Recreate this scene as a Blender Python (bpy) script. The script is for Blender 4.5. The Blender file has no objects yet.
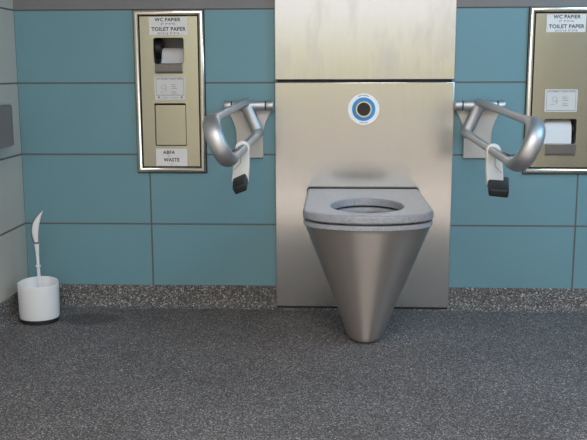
import bpy, bmesh, math, random
from mathutils import Vector, Matrix
random.seed(7)
S = bpy.context.scene
COL = S.collection
PI = math.pi

# ------------------------------------------------------------------ helpers
def obj(name, me, mat=None, parent=None, smooth=True, ang=35, flat=None):
    if flat is None: flat = not isinstance(me, bmesh.types.BMesh)
    if isinstance(me, bmesh.types.BMesh):
        bm = me
        bmesh.ops.recalc_face_normals(bm, faces=bm.faces)
        m = bpy.data.meshes.new(name); bm.to_mesh(m); bm.free(); me = m
    me.name = name
    o = bpy.data.objects.new(name, me); COL.objects.link(o)
    if mat is not None:
        me.materials.clear(); me.materials.append(mat)
    if smooth:
        for p in me.polygons: p.use_smooth = True
        me.set_sharp_from_angle(angle=math.radians(ang))
        if flat:                              # big level faces stay truly flat beside their rounded edges
            for p in me.polygons:
                if max(abs(c) for c in p.normal) > .9995: p.use_smooth = False
    if parent is not None:
        o.parent = parent
        r = Vector()
        q = parent
        while q is not None:
            r += q.location; q = q.parent
        me.transform(Matrix.Translation(-r))      # shapes are written in world metres
    return o

def thing(name, label, cat, loc=(0, 0, 0), group=None):
    o = bpy.data.objects.new(name, None); COL.objects.link(o)
    o.empty_display_size = .05
    o.location = loc; o['label'] = label; o['category'] = cat
    if group: o['group'] = group
    return o

def struct(name, me, mat, smooth=False):
    o = obj(name, me, mat, None, smooth); o['kind'] = 'structure'; return o

def box(x0, x1, y0, y1, z0, z1, bev=0, seg=2, bm=None):
    own = bmesh.new()
    bmesh.ops.create_cube(own, size=1)
    for v in own.verts:
        v.co = Vector(((x0+x1)/2+v.co.x*(x1-x0), (y0+y1)/2+v.co.y*(y1-y0), (z0+z1)/2+v.co.z*(z1-z0)))
    if bev:
        bmesh.ops.bevel(own, geom=own.edges[:], offset=bev, segments=seg, profile=.5, affect='EDGES')
    if bm is None: return own
    m = bpy.data.meshes.new('t'); own.to_mesh(m); own.free(); bm.from_mesh(m); bpy.data.meshes.remove(m)
    return bm

def rings(rs, cap0=True, cap1=True, closed=False, bm=None):
    bm = bm or bmesh.new()
    vs = [[bm.verts.new(p) for p in r] for r in rs]
    n = len(rs[0]); k = len(vs)
    for i in range(k if closed else k-1):
        a = vs[i]; b = vs[(i+1) % k]
        for j in range(n):
            bm.faces.new((a[j], a[(j+1) % n], b[(j+1) % n], b[j]))
    if not closed:
        if cap0: bm.faces.new(vs[0][::-1])
        if cap1: bm.faces.new(vs[-1])
    return bm

def cyl(p0, p1, r0, r1=None, n=32, bev=0, bm=None):
    p0 = Vector(p0); p1 = Vector(p1); r1 = r0 if r1 is None else r1
    d = (p1-p0); L = d.length; d.normalize()
    u = d.orthogonal().normalized(); w = d.cross(u)
    prof = [(0, r0), (L, r1)]
    if bev: prof = [(0, r0-bev), (bev*.3, r0-bev*.3), (bev, r0), (L-bev, r1), (L-bev*.3, r1-bev*.3), (L, r1-bev)]
    rs = [[p0+d*t+(u*math.cos(2*PI*i/n)+w*math.sin(2*PI*i/n))*r for i in range(n)] for t, r in prof]
    return rings(rs, bm=bm)

def plate(outlines, y_front, t, bev=0, seg=2):
    """flat sheet in the X-Z plane with true holes, front face at y_front, going back t"""
    c = bpy.data.curves.new('plate', 'CURVE'); c.dimensions = '2D'; c.fill_mode = 'BOTH'
    for pts in outlines:
        s = c.splines.new('POLY'); s.points.add(len(pts)-1); s.use_cyclic_u = True
        for p, (x, z) in zip(s.points, pts): p.co = (x, z, 0, 1)
    c.extrude = t/2-bev; c.bevel_depth = bev; c.bevel_resolution = seg; c.offset = -bev
    o = bpy.data.objects.new('t', c); COL.objects.link(o)
    dg = bpy.context.evaluated_depsgraph_get(); dg.update()
    me = bpy.data.meshes.new_from_object(o.evaluated_get(dg))
    bpy.data.objects.remove(o); bpy.data.curves.remove(c)
    me.transform(Matrix(((1, 0, 0, 0), (0, 0, -1, y_front+t/2), (0, 1, 0, 0), (0, 0, 0, 1))))
    bm = bmesh.new(); bm.from_mesh(me); bmesh.ops.remove_doubles(bm, verts=bm.verts[:], dist=1e-6)
    bm.to_mesh(me); bm.free()
    return me

def rrect(x0, x1, z0, z1, r=0, n=5):
    if r <= 0: return [(x0, z0), (x1, z0), (x1, z1), (x0, z1)]
    out = []
    for cx, cz, a in ((x1-r, z0+r, -90), (x1-r, z1-r, 0), (x0+r, z1-r, 90), (x0+r, z0+r, 180)):
        for i in range(n+1):
            t = math.radians(a+90*i/n); out.append((cx+r*math.cos(t), cz+r*math.sin(t)))
    return out

def disc(cx, cz, r, n=64):
    return [(cx+r*math.cos(2*PI*i/n), cz+r*math.sin(2*PI*i/n)) for i in range(n)]

def lettering(txt, x0, x1, z0, z1, y, bold=.0):
    """words as flat mesh letters filling the box x0..x1, z0..z1 on a face at y"""
    c = bpy.data.curves.new('txt', 'FONT'); c.body = txt; c.size = 1; c.offset = bold; c.space_character = 1.06
    c.resolution_u = 3
    o = bpy.data.objects.new('t', c); COL.objects.link(o)
    dg = bpy.context.evaluated_depsgraph_get(); dg.update()
    me = bpy.data.meshes.new_from_object(o.evaluated_get(dg))
    bpy.data.objects.remove(o); bpy.data.curves.remove(c)
    xs = [v.co.x for v in me.vertices]; zs = [v.co.y for v in me.vertices]
    ax, bx, az, bz = min(xs), max(xs), min(zs), max(zs)
    for v in me.vertices:
        v.co = (x0+(v.co.x-ax)/(bx-ax)*(x1-x0), y, z0+(v.co.y-az)/(bz-az)*(z1-z0))
    return me

BR = dict(a='1', b='12', c='14', e='15', f='124', i='24', l='123', o='135', p='1234', r='1235', s='234', t='2345', w='2456')
def braille(txt, xc, zc, pitch, y):
    bm = bmesh.new(); n = len(txt); d = pitch*.36; r = .0014
    for k, ch in enumerate(txt):
        if ch not in BR: continue
        x = xc+(k-(n-1)/2)*pitch
        for q in BR[ch]:
            q = int(q)-1
            px = x+(-d/2 if q < 3 else d/2); pz = zc+d-(q % 3)*d
            rs = [[Vector((px+rr*math.cos(2*PI*i/8), y-h, pz+rr*math.sin(2*PI*i/8))) for i in range(8)] for h, rr in ((0, r), (.0006, r*.5))]
            rings(rs, bm=bm)
    return bm

def bars(lst, y, t=.0003):
    bm = bmesh.new()
    for x0, x1, z0, z1 in lst: box(x0, x1, y-t, y, z0, z1, bm=bm)
    return bm

# ------------------------------------------------------------------ materials
def mat(name):
    m = bpy.data.materials.new(name); m.use_nodes = True
    nt = m.node_tree; b = nt.nodes['Principled BSDF']
    return m, nt, b
def N(nt, t, **kw):
    n = nt.nodes.new(t)
    for k, v in kw.items(): setattr(n, k, v)
    return n
def link(nt, a, b): nt.links.new(a, b)
def math_(nt, op, a, b=None, c=None):
    n = N(nt, 'ShaderNodeMath', operation=op)
    for i, v in enumerate((a, b, c)):
        if v is None: continue
        if isinstance(v, (int, float)): n.inputs[i].default_value = v
        else: link(nt, v, n.inputs[i])
    return n.outputs[0]
def mixc(nt, f, a, b, blend='MIX'):
    n = N(nt, 'ShaderNodeMix', data_type='RGBA', blend_type=blend)
    for i, v in ((0, f), (6, a), (7, b)):
        if isinstance(v, (int, float)): n.inputs[i].default_value = v
        elif isinstance(v, tuple): n.inputs[i].default_value = (*v, 1) if len(v) == 3 else v
        else: link(nt, v, n.inputs[i])
    return n.outputs[2]
def coords(nt, scale=(1, 1, 1), rot=(0, 0, 0)):
    g = N(nt, 'ShaderNodeNewGeometry'); m = N(nt, 'ShaderNodeMapping'); m.inputs['Scale'].default_value = scale
    m.inputs['Rotation'].default_value = rot
    link(nt, g.outputs['Position'], m.inputs[0]); return m.outputs[0]
def noise(nt, vec, scale, detail=3, rough=.5):
    n = N(nt, 'ShaderNodeTexNoise'); n.inputs['Scale'].default_value = scale; n.inputs['Detail'].default_value = detail
    n.inputs['Roughness'].default_value = rough
    link(nt, vec, n.inputs['Vector']); return n.outputs['Fac']
def mapr(nt, v, a, b, c, d):
    n = N(nt, 'ShaderNodeMapRange'); link(nt, v, n.inputs[0])
    for i, q in enumerate((a, b, c, d)): n.inputs[i+1].default_value = q
    return n.outputs[0]
def ramp(nt, v, stops, interp='LINEAR'):
    n = N(nt, 'ShaderNodeValToRGB'); r = n.color_ramp; r.interpolation = interp
    while len(r.elements) < len(stops): r.elements.new(.5)
    for e, (p, c) in zip(r.elements, stops):
        e.position = p; e.color = (*c, 1) if len(c) == 3 else c
    link(nt, v, n.inputs[0]); return n.outputs[0]

def plain(name, col, rough=.5, metal=0, spec=.5, var=.06, vscale=40, bump=0):
    m, nt, b = mat(name)
    f = noise(nt, coords(nt), vscale, 4)
    c = mixc(nt, f, tuple(x*(1-var) for x in col), tuple(min(1, x*(1+var)) for x in col))
    link(nt, c, b.inputs['Base Color'])
    b.inputs['Roughness'].default_value = rough; b.inputs['Metallic'].default_value = metal
    b.inputs['Specular IOR Level'].default_value = spec
    if bump:
        bp = N(nt, 'ShaderNodeBump'); bp.inputs['Strength'].default_value = bump; bp.inputs['Distance'].default_value = .001
        link(nt, f, bp.inputs['Height']); link(nt, bp.outputs[0], b.inputs['Normal'])
    return m

def steel(name, col, rough, stretch=(260, 260, 3), streak=.12, aniso=0, tangent=None, stains=0, arot=0, bump=.03, metal=1):
    m, nt, b = mat(name)
    f = noise(nt, coords(nt, stretch), 1, 3, .6)
    c = mixc(nt, f, tuple(x*(1-streak) for x in col), tuple(min(1, x*(1+streak*.6)) for x in col))
    if stains:
        s = noise(nt, coords(nt, (14, 14, 4)), 1, 4, .6)
        s2 = mapr(nt, s, .5, .72, 0, stains)
        c = mixc(nt, s2, c, (col[0]*.42, col[1]*.4, col[2]*.36))
        rr = math_(nt, 'ADD', mapr(nt, f, 0, 1, rough*.85, rough*1.15), math_(nt, 'MULTIPLY', s2, .25))
    else:
        rr = mapr(nt, f, 0, 1, rough*(1-streak), rough*(1+streak))
    link(nt, c, b.inputs['Base Color']); link(nt, rr, b.inputs['Roughness'])
    b.inputs['Metallic'].default_value = metal
    if aniso:
        b.inputs['Anisotropic'].default_value = aniso; b.inputs['Anisotropic Rotation'].default_value = arot
        if tangent:
            t = N(nt, 'ShaderNodeTangent', direction_type='RADIAL', axis=tangent); link(nt, t.outputs[0], b.inputs['Tangent'])
    bp = N(nt, 'ShaderNodeBump'); bp.inputs['Strength'].default_value = bump; bp.inputs['Distance'].default_value = .0002
    link(nt, f, bp.inputs['Height']); link(nt, bp.outputs[0], b.inputs['Normal'])
    return m

def tiles(name, col, axis, vlines, grout, var=.05, rough=.45):
    """large tiles; joints at z = .305+.25k and, along axis, every .5 m"""
    m, nt, b = mat(name)
    g = N(nt, 'ShaderNodeNewGeometry'); sp = N(nt, 'ShaderNodeSeparateXYZ'); link(nt, g.outputs['Position'], sp.inputs[0])
    def joint(v, off, period, w):
        a = math_(nt, 'ADD', v, -off+period*40+period/2)
        a = math_(nt, 'MODULO', a, period)
        a = math_(nt, 'ABSOLUTE', math_(nt, 'ADD', a, -period/2))
        n = N(nt, 'ShaderNodeMapRange', interpolation_type='SMOOTHSTEP'); link(nt, a, n.inputs[0])
        for i, q in enumerate((w*.35, w*.65, 1, 0)): n.inputs[i+1].default_value = q
        return n.outputs[0]
    jz = joint(sp.outputs[2], .305, .25, .0058)
    j = jz
    if vlines: j = math_(nt, 'MAXIMUM', jz, joint(sp.outputs[axis], 0.0, .5, .0058))
    f1 = noise(nt, coords(nt), 5, 3); f2 = noise(nt, coords(nt), 260, 2)
    c = mixc(nt, f1, tuple(x*(1-var) for x in col), tuple(x*(1+var) for x in col))
    c = mixc(nt, mapr(nt, f2, .3, .7, 0, .10), c, tuple(x*.75 for x in col))
    c = mixc(nt, j, c, grout)
    link(nt, c, b.inputs['Base Color'])
    b.inputs['Roughness'].default_value = rough; b.inputs['Specular IOR Level'].default_value = .35
    bp = N(nt, 'ShaderNodeBump', invert=True); bp.inputs['Strength'].default_value = .5; bp.inputs['Distance'].default_value = .002
    link(nt, j, bp.inputs['Height']); link(nt, bp.outputs[0], b.inputs['Normal'])
    return m

def terrazzo(name, dark, mid, light, scale=260, rough=.55, spec=.4, holder_shadow=False):
    m, nt, b = mat(name)
    v = N(nt, 'ShaderNodeTexVoronoi'); v.inputs['Scale'].default_value = scale
    p = coords(nt); link(nt, p, v.inputs['Vector'])
    sp = N(nt, 'ShaderNodeSeparateColor'); link(nt, v.outputs['Color'], sp.inputs[0])
    c = ramp(nt, sp.outputs[0], [(0, dark), (.45, mid), (.8, light), (.93, tuple(min(1, x*2.0) for x in light)), (1, tuple(min(1, x*3.0) for x in light))])
    v2 = N(nt, 'ShaderNodeTexVoronoi'); v2.inputs['Scale'].default_value = scale*.42; link(nt, p, v2.inputs['Vector'])
    sp2 = N(nt, 'ShaderNodeSeparateColor'); link(nt, v2.outputs['Color'], sp2.inputs[0])
    c = mixc(nt, mapr(nt, sp2.outputs[1], 0, 1, 0, .45), c, mid)
    big = noise(nt, p, 3.5, 4)
    c = mixc(nt, mapr(nt, big, .3, .7, 0, .22), c, tuple(x*.6 for x in dark))
    r = rough
    link(nt, c, b.inputs['Base Color'])
    if holder_shadow:                                   # shadow of the brush holder, painted into the floor colour
        g = N(nt, 'ShaderNodeNewGeometry'); sub = N(nt, 'ShaderNodeVectorMath', operation='SUBTRACT'); sub.inputs[1].default_value = (-.19, -.17, 0)
        link(nt, g.outputs['Position'], sub.inputs[0])
        mul = N(nt, 'ShaderNodeVectorMath', operation='MULTIPLY'); mul.inputs[1].default_value = (8.5, 12, 1); link(nt, sub.outputs[0], mul.inputs[0])
        ln = N(nt, 'ShaderNodeVectorMath', operation='LENGTH'); link(nt, mul.outputs[0], ln.inputs[0])
        d = math_(nt, 'ADD', ln.outputs['Value'], math_(nt, 'MULTIPLY', noise(nt, p, 18, 3), .6))
        w = mapr(nt, d, .9, 1.35, .45, 0)
        c2 = mixc(nt, w, c, tuple(x*.7 for x in dark)); link(nt, c2, b.inputs['Base Color'])
    b.inputs['Roughness'].default_value = r; b.inputs['Specular IOR Level'].default_value = spec
    return m

M = {}
M['tile'] = tiles('petrol_tile', (.170, .322, .362), 0, True, (.13, .125, .115))
M['tile_left'] = tiles('light_grey_tile', (0.562, 0.530, 0.468), 1, True, (.13, .125, .115))
M['tile_right'] = tiles('pale_grey_tile', (.5, .5, .5), 1, True, (.12, .12, .12))
M['fascia'] = plain('grey_fascia', (0.200, 0.192, 0.188), .5, var=.08, vscale=12)
M['floor'] = terrazzo('dark_terrazzo', (0.045, 0.041, 0.040), (0.129, 0.119, 0.117), (0.244, 0.228, 0.224), scale=390, rough=.8, spec=.15, holder_shadow=True)
M['base'] = terrazzo('cove_terrazzo', (.052, .049, .046), (.132, .125, .119), (.25, .237, .228), scale=270, rough=.7, spec=.2)
M['ceiling'] = plain('ceiling_paint', (.6, .6, .6), .8)
M['panel_up'] = steel('brushed_steel_upper', (.62, .61, .61), .16, streak=.04, stains=.22, metal=.85, bump=.01)
M['panel'] = steel('brushed_steel_panel', (.62, .60, .575), .17, streak=.05, stains=.06, metal=.8, bump=.01)
M['door'] = steel('dispenser_steel', (.57, .552, .435), .24, streak=.03, stains=.05, bump=.01)
M['lip'] = steel('lip_steel', (.55, .51, .47), .4)
M['frame'] = steel('dispenser_frame_steel', (.76, .71, .62), .24, streak=.03, bump=.0)
M['cone'] = steel('brushed_bowl_steel', (.63, .565, .51), .35, metal=.9, stretch=(2, 2, 200), streak=.03, aniso=.97, tangent='Z', bump=0, arot=.25)
M['alu'] = plain('satin_aluminium', (.56, .56, .565), .5, 1, var=.04)
M['alu_dark'] = plain('brushed_steel_box', (.24, .215, .20), .55, .2, var=.05)
M['plate'] = plain('pale_metal_plate', (.55, .52, .48), .42, .35, var=.04)
M['clip'] = plain('off_white_plastic', (.78, .77, .74), .4, var=.03)
M['rubber'] = plain('black_rubber', (.018, .018, .019), .5, var=.2)
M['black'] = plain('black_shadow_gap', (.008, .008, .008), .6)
M['dark_plastic'] = plain('dark_plastic', (.012, .012, .014), .35)
M['red'] = plain('red_button', (.22, .02, .02), .4)
M['sign'] = plain('sign_white', (.80, .77, .74), .45, var=.05)
M['sticker'] = plain('sticker_white', (.70, .68, .65), .45, var=.05)
M['ink'] = plain('black_ink', (.012, .012, .012), .5)
M['grey_ink'] = plain('grey_ink', (.25, .25, .25), .5)
M['paper'] = plain('toilet_paper', (.80, .80, .80), .9, var=.04, vscale=300, bump=.2)
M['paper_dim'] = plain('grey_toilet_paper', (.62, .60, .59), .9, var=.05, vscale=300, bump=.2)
M['cavity'] = plain('cavity_metal', (.32, .31, .30), .5, .3)
M['blue'] = plain('blue_ring', (.03, .31, .68), .35)
M['white'] = plain('white_label', (.97, .97, .97), .4, var=.01)
M['chrome'] = plain('chrome_ring', (.85, .82, .75), .18, 1, var=.02)
M['sensor'] = plain('dark_sensor_lens', (.008, .005, .005), .35)
M['brush_white'] = plain('white_plastic', (.86, .86, .86), .4, var=.02)
M['brush_grey'] = plain('grey_grip_edge', (.17, .17, .175), .5)
def granite(name):
    m, nt, b = mat(name); p = coords(nt)
    v = N(nt, 'ShaderNodeTexVoronoi'); v.inputs['Scale'].default_value = 750; link(nt, p, v.inputs['Vector'])
    sp = N(nt, 'ShaderNodeSeparateColor'); link(nt, v.outputs['Color'], sp.inputs[0])
    c = ramp(nt, sp.outputs[0], [(0, (.16, .165, .185)), (.3, (.30, .305, .33)), (.75, (.36, .365, .39)), (1, (.50, .51, .54))])
    link(nt, c, b.inputs['Base Color']); b.inputs['Roughness'].default_value = .42
    return m
M['seat'] = granite('speckled_grey_composite')

# ------------------------------------------------------------------ setting
XL, XR, ZT, YF = -.4595, 2.50, 2.35, -3.6
# back wall with the two recesses of the dispensers cut out
DL = (-.0403, .2030, .4925, 1.0528)
DR = (1.3095, 1.5530, .4925, 1.0555)
def inset(r, d): return rrect(r[0]+d, r[1]-d, r[2]+d, r[3]-d)
struct('wall_back', plate([rrect(XL-.1, XR+.1, -.1, ZT), inset(DL, .012), inset(DR, .012)], 0, .2), M['tile'])
WY0, WY1, WZ0, WZ1 = -2.22, -1.96, .25, 2.0          # made-up light slit in the left wall, for a streak on the bowl
wl = bmesh.new()
for y0, y1, z0, z1 in ((YF, WY0, -.1, ZT), (WY1, 0, -.1, ZT), (WY0, WY1, -.1, WZ0), (WY0, WY1, WZ1, ZT)):
    box(XL-.1, XL, y0, y1, z0, z1, bm=wl)
struct('wall_left', wl, M['tile_left'])
wn = bmesh.new()
for y0, y1, z0, z1 in ((WY0, WY0+.012, WZ0, WZ1), (WY1-.012, WY1, WZ0, WZ1), (WY0, WY1, WZ0, WZ0+.012), (WY0, WY1, WZ1-.012, WZ1)):
    box(XL-.07, XL-.03, y0, y1, z0, z1, bm=wn)
struct('added_light_slit_1', wn, M['alu'])  # frame of the invented slit
struct('wall_right', box(XR, XR+.1, YF, 0, -.1, ZT), M['tile_right'])
struct('floor', box(XL-.1, XR+.1, YF, .1, -.1, 0), M['floor'])
# front wall behind the camera, with a wide doorway to the daylight
DX0, DX1, DZ = -.38, 2.02, 2.2
struct('wall_front', plate([[(XL-.1, -.1), (DX0, -.1), (DX0, DZ), (DX1, DZ), (DX1, -.1), (XR+.1, -.1), (XR+.1, ZT), (XL-.1, ZT)]], YF-.12, .12), M['tile_right'])
HX0, HX1, HY0, HY1 = .15, 1.75, -3.48, -2.50          # unseen roof opening, shaped to throw a sun patch on the floor
cm = bmesh.new()
for x0, x1, y0, y1 in ((XL-.1, HX0, YF-.12, .2), (HX1, XR+.1, YF-.12, .2), (HX0, HX1, YF-.12, HY0), (HX0, HX1, HY1, .2)):
    box(x0, x1, y0, y1, ZT, ZT+.06, bm=cm)
struct('ceiling', cm, M['ceiling'])
struct('trim_1', box(XL, XR, -.004, .002, 1.0560, 1.9, .001, 1), M['fascia'])

def cove(p0, p1, inward):
    """baseboard with a hollow rounded foot"""
    p0 = Vector(p0); p1 = Vector(p1); w = Vector(inward)
    prof = [(-.003, .0815), (.006, .0815), (.0075, .080), (.0075, .024)]
    for i in range(1, 8):
        a = PI/2*i/7; prof.append((.0075+.022*(1-math.cos(a)), .0015+.0225*(1-math.sin(a))))
    prof += [(.03, -.004), (-.003, -.004)]
    return rings([[p+w*a+Vector((0, 0, b)) for a, b in prof] for p in (p0, p1)])
struct('baseboard_back', cove((XL, 0, 0), (XR, 0, 0), (0, -1, 0)), M['base'], True)
struct('baseboard_left', cove((XL, 0, 0), (XL, YF, 0), (1, 0, 0)), M['base'], True)
struct('baseboard_right', cove((XR, 0, 0), (XR, YF, 0), (-1, 0, 0)), M['base'], True)

# ------------------------------------------------------------------ steel panels behind the toilet
PX0, PX1, PY = .4485, 1.0635, -.020
t = thing('steel_wall_panel', 'upper brushed stainless steel panel with stains, above the dark seam', 'panel', (.757, 0, .814), 'steel panels behind the toilet')
obj('sheet', box(PX0, PX1, PY, -.004, .8152, 1.62, .0022, 2), M['panel_up'], t, flat=True)
t = thing('steel_wall_panel', 'tall lower brushed stainless steel panel holding the flush button, behind the toilet', 'panel', (.757, 0, .015), 'steel panels behind the toilet')
obj('sheet', box(PX0, PX1, PY, -.004, .0115, .8062, .0022, 2), M['panel'], t, flat=True)
obj('backing_frame', box(PX0+.008, PX1-.008, -.0085, -.0005, .03, .83), M['black'], t)
obj('foot_shadow', box(PX0+.004, PX1-.004, -.0185, -.001, .0012, .06), M['black'], t)  # black strip standing in for the shade under the panel

# ------------------------------------------------------------------ flush button
bx, bz = .7546, .7146
t = thing('flush_button', 'round flush button with blue ring and white label on the steel panel', 'button', (bx, PY, bz))
lab = obj('label_ring', plate([disc(bx, bz, .0537), disc(bx, bz, .030)], PY-.0012, .0012), M['white'], t); lab['label'] = 'white round label'
obj('blue_ring', plate([disc(bx, bz, .0402), disc(bx, bz, .022)], PY-.0018, .0012), M['blue'], t)
prof = [(.0285, 0), (.0285, .006), (.0265, .0085), (.0235, .0085), (.0215, .006), (.0215, 0)]
obj('bezel', rings([[Vector((bx+r*math.cos(a), PY-.0012-h, bz+r*math.sin(a))) for r, h in prof] for a in [2*PI*i/48 for i in range(48)]], closed=True), M['chrome'], t)
obj('sensor_lens', cyl((bx, PY-.0005, bz), (bx, PY-.0052, bz), .0217), M['sensor'], t)
def arc_print(a0, a1, n):
    bm = bmesh.new(); rnd = random.Random(3)
    for i in range(n):
        a = math.radians(a0+(a1-a0)*(i+.5)/n); r = .0470; w = .0016+.0008*rnd.random(); h = .0012+.0012*rnd.random()
        d = Vector((math.cos(a), 0, math.sin(a))); e = Vector((-math.sin(a), 0, math.cos(a)))
        c = Vector((bx, PY-.00135, bz))+d*(r+(rnd.random()-.5)*.001)
        q = [c+e*w*sx*.5+d*h*sz for sx, sz in ((-1, -1), (1, -1), (1, 1), (-1, 1))]
        bm.faces.new([bm.verts.new(v) for v in q])
    return bm
obj('print', arc_print(66, 114, 12), M['grey_ink'], lab, False)
obj('print', arc_print(252, 290, 9), M['grey_ink'], lab, False)

# ------------------------------------------------------------------ toilet
TX = .7548
def dshape(w, yb, yc, yf, ex=2.15, nb=6, ns=8, nf=40, rb=.0):
    """outline seen from above: straight back, straight sides, rounded front (counter-clockwise from back right)"""
    P = []
    for i in range(nb): P.append((w-2*w*i/nb, yb))
    for i in range(ns): P.append((-w, yb+(yc-yb)*i/ns))
    for i in range(nf+1):
        a = PI*i/nf; c, s = -math.cos(a), math.sin(a)
        P.append((math.copysign(abs(c)**(2/ex), c)*w, yc-(s**(2/ex))*(yc-yf)))
    for i in range(1, ns): P.append((w, yc+(yb-yc)*i/ns))
    return P
def lerp(A, B, f): return [((a[0]+(b[0]-a[0])*f), (a[1]+(b[1]-a[1])*f)) for a, b in zip(A, B)]
def shrink(P, d, cy=-.32):
    m = max(abs(p[0]) for p in P); yy = [p[1] for p in P]; h = (max(yy)-min(yy))/2; cy = (max(yy)+min(yy))/2
    return [(x*(m-d)/m, cy+(y-cy)*(h-d)/h) for x, y in P]
def ring(P, z): return [Vector((TX+x, y, z)) for x, y in P]
toilet = thing('toilet', 'conical brushed steel toilet with speckled grey seat, before the steel panel', 'toilet', (TX, -.34, 0))
seatP = dshape(.1925, -.034, -.495, -.622)
rimP = dshape(.1905, -.0215, -.492, -.617)
bodyP = dshape(.1878, -.0215, -.488, -.611)
# bottom outline: a round foot
npts = len(bodyP)
def footpt(p):
    cx, cy, r = 0, -.374, .060
    x, y = p; v = Vector((x/.181*1.0, (y+.33)/.29)); v.normalize(); return (cx+v.x*r, cy+v.y*r)
footP = [footpt(p) for p in bodyP]
lev = []
ZT0 = .3985
for i in range(25):
    f = i/24; f2 = f
    P = lerp(bodyP, footP, f2)
    bulge = 1+.012*math.sin(PI*f)
    P = [(x*bulge, y) for x, y in P]
    lev.append(ring(P, ZT0-(ZT0-.030)*f))
for d_, z_ in ((.0035, .022), (.0085, .0145), (.016, .0075), (.026, .0025), (.036, .0008)): lev.append(ring(shrink(footP, d_), z_))
obj('bowl_body', rings(lev), M['cone'], toilet)
# rim: ring of grey composite
def hole(a, b, cy, P):
    """ellipse sampled at the same angles as outline P"""
    out = []
    for x, y in P:
        v = Vector((x/a, (y-cy)/b)); v.normalize(); out.append((v.x*a, cy+v.y*b))
    return out
def slab(P, H, z0, z1, r=.005):
    rs = [ring(P, z0+r*.6), ring(P, z1-r), ring(shrink(P, r*.3), z1-r*.3), ring(shrink(P, r), z1)]
    rs += [ring(hole(H[0]+r, H[1]+r, H[2], P), z1), ring(hole(H[0]+r*.3, H[1]+r*.3, H[2], P), z1-r*.3), ring(hole(H[0], H[1], H[2], P), z1-r), ring(hole(H[0], H[1], H[2], P), z0+r*.3)]
    rs += [ring(hole(H[0]+r*.5, H[1]+r*.5, H[2], P), z0), ring(shrink(P, r*.5), z0)]
    return rings(rs, closed=True)
HS = (.110, .146, -.415)
obj('rim', slab(rimP, (.112, .148, -.415), .3955, .4105, .003), M['seat'], toilet)
seat = obj('seat', slab(seatP, HS, .4165, .4405, .006), M['seat'], toilet, flat=True)
seat['label'] = 'speckled grey toilet seat with an oval opening'
# inner bowl
il = []
for i in range(14):
    f = i/13; s = math.cos(f*PI/2*.93)
    il.append([Vector((TX+.1135*s*math.cos(a), -.415+.06*f+.150*s*math.sin(a), .404-.25*f)) for a in [2*PI*k/48 for k in range(48)]])
ib = obj('inner_bowl', rings(il, False, True), M['seat'], toilet)
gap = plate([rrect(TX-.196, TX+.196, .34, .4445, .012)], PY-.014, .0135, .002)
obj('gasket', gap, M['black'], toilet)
for sx in (-.13, .13): obj('hinge', box(TX+sx-.02, TX+sx+.02, -.06, -.036, .4090, .4180, .001), M['rubber'], toilet)
for x, y in ((-.15, -.42), (.15, -.42), (-.12, -.56), (.12, -.56)): obj('buffer', cyl((TX+x, y, .4095), (TX+x, y, .4175), .012, n=16), M['rubber'], toilet)

# ------------------------------------------------------------------ toilet paper dispensers
def frame_mesh(r):
    x0, x1, z0, z1 = r
    prof = [(0.0, .0), (0.0, -.009), (.001, -.0115), (.004, -.0145), (.008, -.016), (.0115, -.0157), (.015, -.0135), (.0172, -.0095), (.0182, -.004), (.0185, .006)]
    return rings([[Vector(c) for c in ((x0+d, y, z0+d), (x1-d, y, z0+d), (x1-d, y, z1-d), (x0+d, y, z1-d))] for d, y in prof], False, False)
def shadow_ring_mesh(r):  # black ring standing in for the shadow line around the frame
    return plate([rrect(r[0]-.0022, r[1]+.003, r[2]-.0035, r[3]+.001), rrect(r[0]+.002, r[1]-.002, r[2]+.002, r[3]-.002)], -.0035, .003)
def cavity(x0, x1, z0, z1, y0, y1):
    bm = bmesh.new()
    rs = [[Vector(c) for c in ((x0, y, z0), (x1, y, z0), (x1, y, z1), (x0, y, z1))] for y in (y0, y1)]
    return rings(rs, False, True, bm=bm)
def lip(x0, x1, z0, z1, y):
    """rounded tear-off lip standing out under the paper opening"""
    prof = [(y, z1), (y-.014, z1), (y-.0155, z1-.0015), (y-.0085, z0+.008), (y-.003, z0), (y, z0)]
    return rings([[Vector((x, a, b)) for a, b in prof] for x in (x0, x1)])
def sign_plate(par, rect, y, lines, kind):
    s = obj('sign', plate([rrect(*rect)], y-.0012, .0012), M['sign'], par)
    s['label'] = 'white lettered sign'
    ys = y-.0014
    for txt, a, b, c, d in lines: obj('lettering', lettering(txt, a, b, c, d, ys, .026), M['ink'], s, False)
    return s
DY = -.008       # front of the doors

# left one: paper above, waste flap below
t = thing('toilet_paper_dispenser', 'steel wall dispenser on the left with paper opening above a waste flap', 'dispenser', (DL[0]/2+DL[1]/2, 0, DL[2]), 'steel paper dispensers')
obj('frame', frame_mesh(DL), M['frame'], t, True, 60)
obj('shadow_ring', shadow_ring_mesh(DL), M['black'], t, False)
op = (.0275, .1330, .8702, .9590); fl = (.0253, .1357, .5862, .7348)
dr = (DL[0]+.0215, DL[1]-.0215, DL[2]+.0215, DL[3]-.0215)
door = obj('door', plate([rrect(*dr, .001), rrect(*op, .008), rrect(*fl, .005)], DY, .002, .0004, 1), M['door'], t)
gm = plate([rrect(dr[0]-.0035, dr[1]+.0035, dr[2]-.0035, dr[3]+.0035), rrect(*op, .008), rrect(*fl, .005)], -.0005, .002)
obj('door_gap', gm, M['black'], t)
obj('paper_housing', cavity(op[0]-.004, op[1]+.004, op[2]-.004, op[3]+.004, -.005, .105), M['cavity'], t, False)
obj('lip', lip(.0321, .1280, .8371, .8701, DY), M['lip'], t, False)
flap = obj('waste_flap', plate([rrect(fl[0]+.0012, fl[1]-.003, fl[2]+.002, fl[3]-.006, .004)], .001, .002, .0005), M['door'], t)
flap['label'] = 'steel flap of the waste slot'
obj('waste_housing', cavity(fl[0]-.003, fl[1]+.003, fl[2]-.003, fl[3]+.003, -.005, .09), M['black'], t, False)
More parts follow.
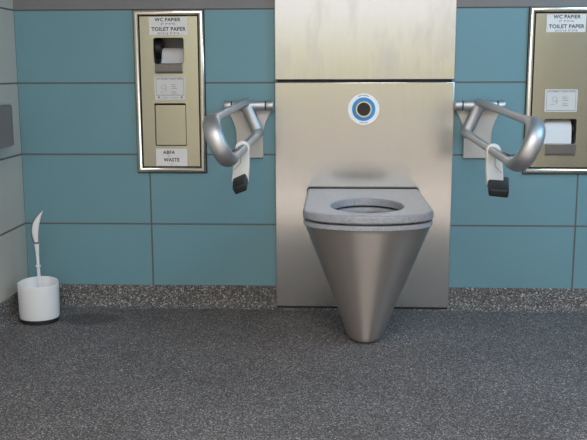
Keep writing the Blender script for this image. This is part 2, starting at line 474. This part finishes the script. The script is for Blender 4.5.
sg = sign_plate(t, (.0147, .1471, .9680, 1.0290), DY, [('WC PAPIER', .034, .1245, 1.0142, 1.0262), ('TOILET PAPER', .0225, .1415, .9820, .9952)], 0)
obj('braille', braille('wc papier', .080, 1.0055, .0056, DY-.0013), M['grey_ink'], sg)
obj('braille', braille('toilet paper', .081, .9740, .0064, DY-.0013), M['grey_ink'], sg)
sg = sign_plate(t, (.0262, .1365, .5155, .5766), DY, [('ABFA', .0510, .0935, .5575, .5700), ('WASTE', .0525, .1085, .5305, .5440)], 0)
obj('braille', braille('fa', .074, .5490, .0064, DY-.0013), M['grey_ink'], sg)
obj('braille', braille('as', .078, .5215, .0090, DY-.0013), M['grey_ink'], sg)
def picture_sticker(par, r, strip):
    x0, x1, z0, z1 = r
    s = obj('instruction_label', plate([rrect(*r, .004)], DY-.001, .001), M['sticker'], par); s['label'] = 'white instruction label with small pictograms'
    y = DY-.0011; w = x1-x0; h = z1-z0; bz = z0+h*(.2 if strip else .05); bw = .0012
    fr = [(x0+.05*w, x1-.05*w, z1-.05*h-bw, z1-.05*h), (x0+.05*w, x0+.05*w+bw, bz, z1-.05*h), (x1-.05*w-bw, x1-.05*w, bz, z1-.05*h), (x0+.05*w, x1-.05*w, bz, bz+bw*1.6)]
    rows = []
    for zz, a, b in ((.66, .54, .66), (.58, .54, .70), (.50, .54, .73), (.36, .54, .70), (.29, .54, .72)):
        rows.append((x0+a*w, x0+b*w, z0+zz*h-.0008, z0+zz*h+.0008))
    obj('border', bars(fr, y), M['grey_ink'], s, False)
    obj('print', bars(rows, y), M['grey_ink'], s, False)
    pb = bmesh.new()                                # outline of a roll with hanging sheet
    for k in range(20):
        a = 2*PI*k/20; c = Vector((x0+.30*w+.008*math.cos(a), y, z0+.56*h+.008*math.sin(a)))
        box(c.x-.0008, c.x+.0008, y-.0003, y, c.z-.0008, c.z+.0008, bm=pb)
    box(x0+.30*w+.007, x0+.30*w+.0085, y-.0003, y, z0+.35*h, z0+.56*h, bm=pb)
    box(x0+.18*w, x0+.30*w, y-.0003, y, z0+.33*h, z0+.345*h, bm=pb)
    obj('pictogram', pb, M['grey_ink'], s, False)
    obj('lettering', lettering('WC-PAPIER / TOILET PAPER', x0+.08*w, x1-.08*w, z1-.135*h, z1-.075*h, y-.0002), M['ink'], s, False)
    if strip:
        obj('lettering', lettering('ABFALL / WASTE', x0+.26*w, x0+.75*w, z0+.07*h, z0+.13*h, y-.0002), M['grey_ink'], s, False)
        for cx in (.13, .87):
            tb = bmesh.new()
            q = [(x0+(cx-.035)*w, z0+.15*h), (x0+(cx+.035)*w, z0+.15*h), (x0+cx*w, z0+.06*h)]
            tb.faces.new([tb.verts.new((a, y-.0002, b)) for a, b in q])
            obj('arrow', tb, M['ink'], s, False)
picture_sticker(t, (.0277, .1356, .7461, .8271), True)
obj('paper_holder', rings([[Vector((.033+r*0+dx, .05+r*math.sin(a), .925+.9*r*math.cos(a))) for a in [2*PI*i/32 for i in range(32)]] for dx, r in ((-.006, .038), (.014, .038), (.016, .034), (.016, .012), (.012, .010))]), M['dark_plastic'], t)

# right one: paper only
t = thing('toilet_paper_dispenser', 'steel wall dispenser with low paper opening, cut by the right photo edge', 'dispenser', (DR[0]/2+DR[1]/2, 0, DR[2]), 'steel paper dispensers')
obj('frame', frame_mesh(DR), M['frame'], t, True, 60)
obj('shadow_ring', shadow_ring_mesh(DR), M['black'], t, False)
op2 = (1.3735, 1.4836, .5949, .6804)
dr = (DR[0]+.0215, DR[1]-.0215, DR[2]+.0215, DR[3]-.0215)
obj('door', plate([rrect(*dr, .001), rrect(*op2, .008)], DY, .002, .0004, 1), M['door'], t)
obj('door_gap', plate([rrect(dr[0]-.0035, dr[1]+.0035, dr[2]-.0035, dr[3]+.0035), rrect(*op2, .008)], -.0005, .002), M['black'], t)
obj('paper_housing', cavity(op2[0]-.004, op2[1]+.004, op2[2]-.004, op2[3]+.004, -.005, .105), M['cavity'], t, False)
obj('lip', lip(1.3790, 1.4830, .5546, .5948, DY), M['lip'], t, False)
sg = sign_plate(t, (1.3663, 1.4969, .9715, 1.0303), DY, [('WC PAPIER', 1.3880, 1.4790, 1.0162, 1.0285), ('TOILET PAPER', 1.3740, 1.4930, .9840, .9972)], 0)
obj('braille', braille('wc papier', 1.432, 1.0075, .0056, DY-.0013), M['grey_ink'], sg)
obj('braille', braille('toilet paper', 1.433, .9765, .0064, DY-.0013), M['grey_ink'], sg)
picture_sticker(t, (1.3722, 1.4820, .7042, .7811), False)
obj('paper_holder', cyl((1.4775, .045, .640), (1.4855, .045, .640), .030, n=32, bev=.003), M['dark_plastic'], t)

# rolls of paper lying in the dispensers
def roll(name_label, x0, x1, y, z, R, tail, m, grp):
    t = thing('toilet_roll', name_label, 'toilet roll', ((x0+x1)/2, y, z), grp)
    n = 48; rc = .018
    prof = [(x0, rc), (x0, R-.002), (x0+.002, R), (x1-.002, R), (x1, R-.002), (x1, rc)]
    obj('paper', rings([[Vector((x, y+r*math.cos(a), z+r*math.sin(a))) for x, r in prof] for a in [2*PI*i/n for i in range(n)]], closed=True), m, t)
    prof = [(x0+.001, rc-.0015), (x0+.001, rc), (x1-.001, rc), (x1-.001, rc-.0015)]
    obj('core', rings([[Vector((x, y+r*math.cos(a), z+r*math.sin(a))) for x, r in prof] for a in [2*PI*i/24 for i in range(24)]], closed=True), M['grey_ink'], t)
    # loose end hanging down the front
    rs = []
    for k, (dy, zz) in enumerate(tail):
        rs.append([Vector((x0+.001, y+dy, zz)), Vector((x1-.001, y+dy, zz)), Vector((x1-.001, y+dy+.0012, zz)), Vector((x0+.001, y+dy+.0012, zz))])
    obj('loose_sheet', rings(rs), m, t, True, 60)
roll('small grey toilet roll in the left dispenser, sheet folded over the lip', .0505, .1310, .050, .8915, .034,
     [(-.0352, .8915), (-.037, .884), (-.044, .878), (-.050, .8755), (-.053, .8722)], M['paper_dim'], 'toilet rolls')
roll('white toilet roll in the right dispenser opening', 1.3735, 1.4720, .050, .6355, .046,
     [(-.0472, .6355), (-.048, .62), (-.0485, .604), (-.0485, .5945)], M['paper'], 'toilet rolls')

# ------------------------------------------------------------------ folding grab rails
def grab_rail(xc, s, label, drop, bw, boff, broll):
    """s = -1: leans out to the left, +1: leans out to the right"""
    t = thing('grab_rail', label, 'grab rail', (xc, 0, .545), 'folding grab rails')
    # wall plate: narrow foot, head spreading in two hollow curves under the hinge
    out = [(-.0475, .545), (.0475, .545), (.0475, .625)]
    for i in range(1, 13):
        f = i/12; out.append((.0475+.0355*f**1.7, .625+.093*f))
    out += [(.083, .735), (-.083, .735)]
    out += [(-x, z) for x, z in out[3:15]][::-1] + [(-.0475, .625)]
    out = [(xc+x, z) for x, z in out]
    obj('wall_plate', plate([out], -.011, .0105, .002), M['plate'], t)
    zb, yb, rb = .7275, -.034, .0175
    hb = obj('hinge_barrel', cyl((xc-.0565, yb, zb), (xc+.0565, yb, zb), rb, n=40, bev=.001), M['alu'], t)
    for q in (-1, 1):
        obj('hinge_ring', cyl((xc+q*.0568, yb, zb), (xc+q*.0602, yb, zb), rb-.0012, n=40), M['rubber'], hb)
        obj('hinge_cap', cyl((xc+q*.0604, yb, zb), (xc+q*.0845, yb, zb), rb, n=40, bev=.0016), M['alu'], hb)
    # the rail: one closed loop of oval tube
    L = .113
    c = Vector((-s*.40, 0, -.9165)).normalized(); n = Vector((0, -1, 0)).cross(c).normalized()
    O = Vector((xc+s*(.0125 if s < 0 else .0015), -.042, .738))
    path = []                        # (a along -y, b along c)
    r = .012
    yf, ext = .77, .110
    def arc(ca, cb, a0, k=5):
        for i in range(k+1):
            a = math.radians(a0+90*i/k); path.append((ca+r*math.cos(a), cb+r*math.sin(a)))
    # from rear top corner, forward along the top bar
    arc(r, r, 180)                                  # goes (0,r)->(r,0)
    for i in range(1, 20): path.append((r+(yf-r)*i/20, 0))
    for i in range(33):
        a = -PI/2+PI*i/32; ca, sa = math.cos(a), math.sin(a)
        path.append((yf+ext*(max(ca, 0)**(2/2.5)), L/2+math.copysign(abs(sa)**(2/2.5), sa)*L/2))
    for i in range(1, 20): path.append((yf-(yf-r)*i/20, L))
    arc(r, L-r, 90)
    for i in range(1, 6): path.append((0, L-r-(L-2*r)*i/6))
    fw = Vector((0, -1, -drop)).normalized()
    P = [O+fw*a+c*b for a, b in path]
    k = len(P); rs = []
    A, B = .0190, .0140                                # half sizes: across the loop's plane, in it
    for i in range(k):
        tg = (P[(i+1) % k]-P[i-1]).normalized(); w = tg.cross(n).normalized()
        a, b = path[i]
        fat = max(0, min(1, (a-yf+.03)/.09)); fat = fat*fat*(3-2*fat)
        rear = 1 if a < .015 else 0
        Ai = A*(.86+.34*fat+.22*rear); Bi = B*(.80+.45*fat+.35*rear)
        ex = .62+.33*max(fat, rear)
        rs.append([P[i]+n*Ai*math.copysign(abs(math.cos(q))**ex, math.cos(q))+w*Bi*math.copysign(abs(math.sin(q))**ex, math.sin(q)) for q in [2*PI*j/24 for j in range(24)]])
    rail = obj('rail_loop', rings(rs, closed=True), M['alu'], t, True, 45)
    # buttons on the upper face of the lower bar near the handle
    bc = O+c*L
    up = -c
    for dy, rr, mk, nm in ((.665, .0075, 'red', 'button'), (.700, .006, 'rubber', 'button')):
        p = bc+fw*dy+up*B*.76
        bo = obj(nm, cyl(p, p+up*.004, rr, n=20, bev=.0008), M[mk], t); bo['label'] = 'red button on the lower bar' if mk == 'red' else 'black button on the lower bar'
    # pale hook-shaped bracket hanging on the lower bar, with its black rubber block
    yk = -.555
    hx, hz = bc.x, bc.z-drop*.555
    o = []
    for i in range(15):
        a = math.radians(-8+(200*i/14)); o.append((-s*.0205*math.cos(a), .0205*math.sin(a)+.002))
    o += [(s*.0195, -.016), (s*.024, -.026), (s*.027, -.04), (s*.0320, -.094), (-s*.0165, -.094), (-s*.0200, -.05)]
    if s < 0: o = o[::-1]
    o = [(hx+x, hz+z) for x, z in o]
    br = obj('hanging_bracket', plate([o], yk-.009, .018, .0025), M['clip'], t); br['label'] = 'off-white hook bracket around the lower bar'
    sb = bmesh.new()
    pts = [(s*.004, -.016), (s*.005, -.040), (s*.024, -.060)]
    for a, b in zip(pts, pts[1:]):
        cyl((hx+a[0], yk-.0092, hz+a[1]), (hx+b[0], yk-.0092, hz+b[1]), .0008, n=6, bm=sb)
    obj('seam', sb, M['grey_ink'], br)
    bb = box(-bw, bw, -.066, .024, -.013, .011, .0055, 3)
    for v in bb.verts:
        f = (v.co.y+.062)/.088
        v.co.x *= 1-.12*(1-f); v.co.z += .006*(f-.5)
    bmesh.ops.transform(bb, verts=bb.verts, matrix=Matrix.Translation((hx+s*boff, yk, hz-(.0905 if s > 0 else .0870))) @ Matrix.Rotation(math.radians(broll), 4, 'Y') @ Matrix.Rotation(math.radians(16), 4, 'X') @ Matrix.Rotation(math.radians(-s*(6 if s > 0 else -6)), 4, 'Z'))
    rbk = obj('rubber_block', bb, M['rubber'], br); rbk['label'] = 'black rubber block'
    return t
grab_rail(.3585, -1, 'aluminium folding grab rail left of the toilet, leaning toward the dispenser with waste flap', .018, .0215, .006, -24)
grab_rail(1.1480, 1, 'aluminium folding grab rail right of the toilet, leaning toward the photo edge', .030, .031, .017, 4)

# ------------------------------------------------------------------ toilet brush and its holder
hx, hy = -.3545, -.195
t = thing('toilet_brush_holder', 'white plastic brush holder with slanted rim on the floor in the left corner', 'brush holder', (hx, hy, 0))
n = 48
def hring(r, z, tilt=0.0, squash=1.0):
    out = []
    for i in range(n):
        a = 2*PI*i/n; x, y = math.cos(a), math.sin(a)
        rr = r*.955*(1+.018*math.cos(3*a+PI/2))
        dz = tilt*(.0040*y-.0010*x+.010)
        out.append(Vector((hx+rr*x, hy+rr*y, z+dz)))
    return out
rs = [hring(.0655, .015), hring(.0685, .0155), hring(.0695, .019), hring(.0705, .04), hring(.0712, .08, .35), hring(.0716, .112, .8), hring(.0716, .1235, 1), hring(.0708, .1262, 1), hring(.0690, .1268, 1), hring(.0668, .1255, 1), hring(.0655, .121, 1), hring(.060, .08, .4), hring(.054, .03), hring(.03, .024)]
cup = obj('cup', rings(rs), M['brush_white'], t)
cup['label'] = 'white cup with slanted rim'
obj('base', rings([hring(.064, 0), hring(.067, .002), hring(.067, .0145), hring(.064, .0155)]), M['rubber'], t)
t = thing('toilet_brush', 'white toilet brush with crescent grip standing in the white holder', 'toilet brush', (hx, hy, .03))
sx, sy = hx+.002, hy+.005
st = [(.0, .06, .0055), (0, .10, .0060), (-.0005, .15, .0055), (-.001, .20, .0050), (-.0015, .235, .0056), (-.002, .255, .0072), (-.0025, .268, .0085)]
obj('stick', rings([[Vector((sx+dx+r*math.cos(2*PI*i/20), sy+r*math.sin(2*PI*i/20), z)) for i in range(20)] for dx, z, r in st]), M['brush_white'], t)
obj('collar', cyl((sx-.001, sy, .188), (sx-.001, sy, .194), .0088, n=24, bev=.002), M['brush_white'], t)
# crescent grip: outline left convex, right hollow, pointed tip; a grey body with a white face let into it
def grip(x_in, w_sc, dy, hd, z0, z1):
    rs = []
    for i in range(25):
        f = i/24; z = z0+(z1-z0)*f; g = max(0, min(1, (z-.268)/(.388-.268)))
        L = -.0085-.0125*max(0, math.sin(PI*min(1, g*1.05)))**.8+.042*g**3.4
        Rr = .0070+.0005*math.sin(PI*g)+.0250*g**2.3
        L += x_in*(1-g**6)
        if L > Rr-.0006: L = Rr-.0006
        c = (L+Rr)/2; h = (Rr-L)/2*w_sc; d = hd*max(.12, math.sin(PI*(.12+.86*f))**.6)
        rs.append([Vector((sx-.0025+c+h*math.cos(q), sy+dy+d*math.sin(q), z)) for q in [2*PI*j/24 for j in range(24)]])
    return rings(rs)
g = obj('grip', grip(0, 1, 0, .0075, .266, .388), M['brush_grey'], t); g['label'] = 'crescent grip with grey edge'
gi = obj('grip_inlay', grip(.0062, 1.0, -.0035, .0075, .275, .386), M['brush_white'], g); gi['label'] = 'white face of the grip'
bh = rings([[Vector((sx+r*math.cos(2*PI*i/24), sy+r*math.sin(2*PI*i/24), z)) for i in range(24)] for z, r in ((.028, .02), (.034, .032), (.08, .034), (.098, .026), (.102, .006))])
obj('bristles', bh, M['brush_white'], t)

# ------------------------------------------------------------------ metal box on the left wall
yb0, yb1, xo = -.52, -.185, XL+.058
o = []
for x, y in ((XL, yb0), (xo-.012, yb0)): o.append((x, y))
for i in range(5): a = -PI/2+PI/2*i/4; o.append((xo-.012+.012*math.cos(a), yb0+.012+.012*math.sin(a)))
for i in range(9): a = PI/2*i/8; o.append((xo-.03+.03*math.cos(a), yb1-.05+.05*math.sin(a)))
o.append((XL, yb1))
t = thing('wall_dispenser', 'grey metal box with rounded edge fixed to the left wall at the photo edge', 'dispenser', (XL, (yb0+yb1)/2, .605))
zs = [(.604, .004), (.606, .0), (.735, .0), (.738, .004)]
def osh(d): return [(x if x <= XL+1e-6 else x-d, y+(d if y < -.35 else -d)) for x, y in o]
obj('casing', rings([[Vector((x, y, z)) for x, y in osh(d)] for z, d in zs]), M['alu_dark'], t)
obj('lid_rim', rings([[Vector((x, y, z)) for x, y in osh(d)] for z, d in ((.7381, .002), (.741, .003))]), M['alu'], t)

# ------------------------------------------------------------------ daylight
w = bpy.data.worlds.new('daylight'); S.world = w; w.use_nodes = True
nt = w.node_tree; bg = nt.nodes['Background']
tc = N(nt, 'ShaderNodeTexCoord'); sp = N(nt, 'ShaderNodeSeparateXYZ'); link(nt, tc.outputs['Generated'], sp.inputs[0])
# elevation gradient: pavement, hedge line, hazy bright sky
f = mapr(nt, sp.outputs[2], -.3, .3, 0, 1)
col = ramp(nt, f, [(0, (.58, .52, .47)), (.417, (.74, .64, .57)), (.467, (.80, .72, .42)), (.505, (.80, .75, .22)), (.55, (1.08, 1.05, .62)), (.59, (1.5, 1.5, 1.45)), (.667, (1.35, 1.33, 1.36)), (1, (2.9, 2.9, 2.95))])
link(nt, col, bg.inputs[0]); bg.inputs[1].default_value = 1.0

def area(name, loc, rot, sx, sy, e, col=(1, 1, 1)):
    l = bpy.data.lights.new(name, 'AREA'); l.shape = 'RECTANGLE'; l.size = sx; l.size_y = sy; l.energy = e; l.color = col
    o = bpy.data.objects.new(name, l); COL.objects.link(o); o.location = loc; o.rotation_euler = rot; return o
area('roof_fill', (.95, -2.95, ZT-.01), Vector((0, .55, -.83)).to_track_quat('-Z', 'Y').to_euler(), 1.5, .85, 30, (1, .97, .93))  # added fill lamp at the roof opening, lifts the diffuse light
# added cool fill lamp high on the right, no window behind it
area('cool_fill', (XR-.03, -.95, 1.75), Vector((-.66, .62, -.42)).to_track_quat('-Z', 'Y').to_euler(), 1.2, .6, 27, (.36, .74, 1.12))
sun = bpy.data.lights.new('sun', 'SUN'); sun.energy = 22; sun.angle = .01; sun.color = (1, .93, .82)
so = bpy.data.objects.new('sun', sun); COL.objects.link(so)
so.rotation_euler = Vector((-.02, .25, -.97)).to_track_quat('-Z', 'Y').to_euler()

# ------------------------------------------------------------------ camera
cam = bpy.data.cameras.new('camera'); co = bpy.data.objects.new('camera', cam); COL.objects.link(co)
f, pi, ya, ro = 861.47, .1693, .0480, -.0027
F = Vector((-math.sin(ya)*math.cos(pi), math.cos(ya)*math.cos(pi), -math.sin(pi)))
R_ = Vector((math.cos(ya), math.sin(ya), 0)); U = R_.cross(F)
R2 = R_*math.cos(ro)+U*math.sin(ro); U2 = -R_*math.sin(ro)+U*math.cos(ro)
m = Matrix((R2, U2, -F)).transposed().to_4x4(); m.translation = (.6555, -3.0187, .839)
co.matrix_world = m
cam.sensor_fit = 'HORIZONTAL'; cam.sensor_width = 36; cam.lens = f/587*36; cam.clip_start = .05
S.camera = co
S.view_settings.view_transform = 'Standard'; S.view_settings.look = 'None'; S.view_settings.exposure = 0
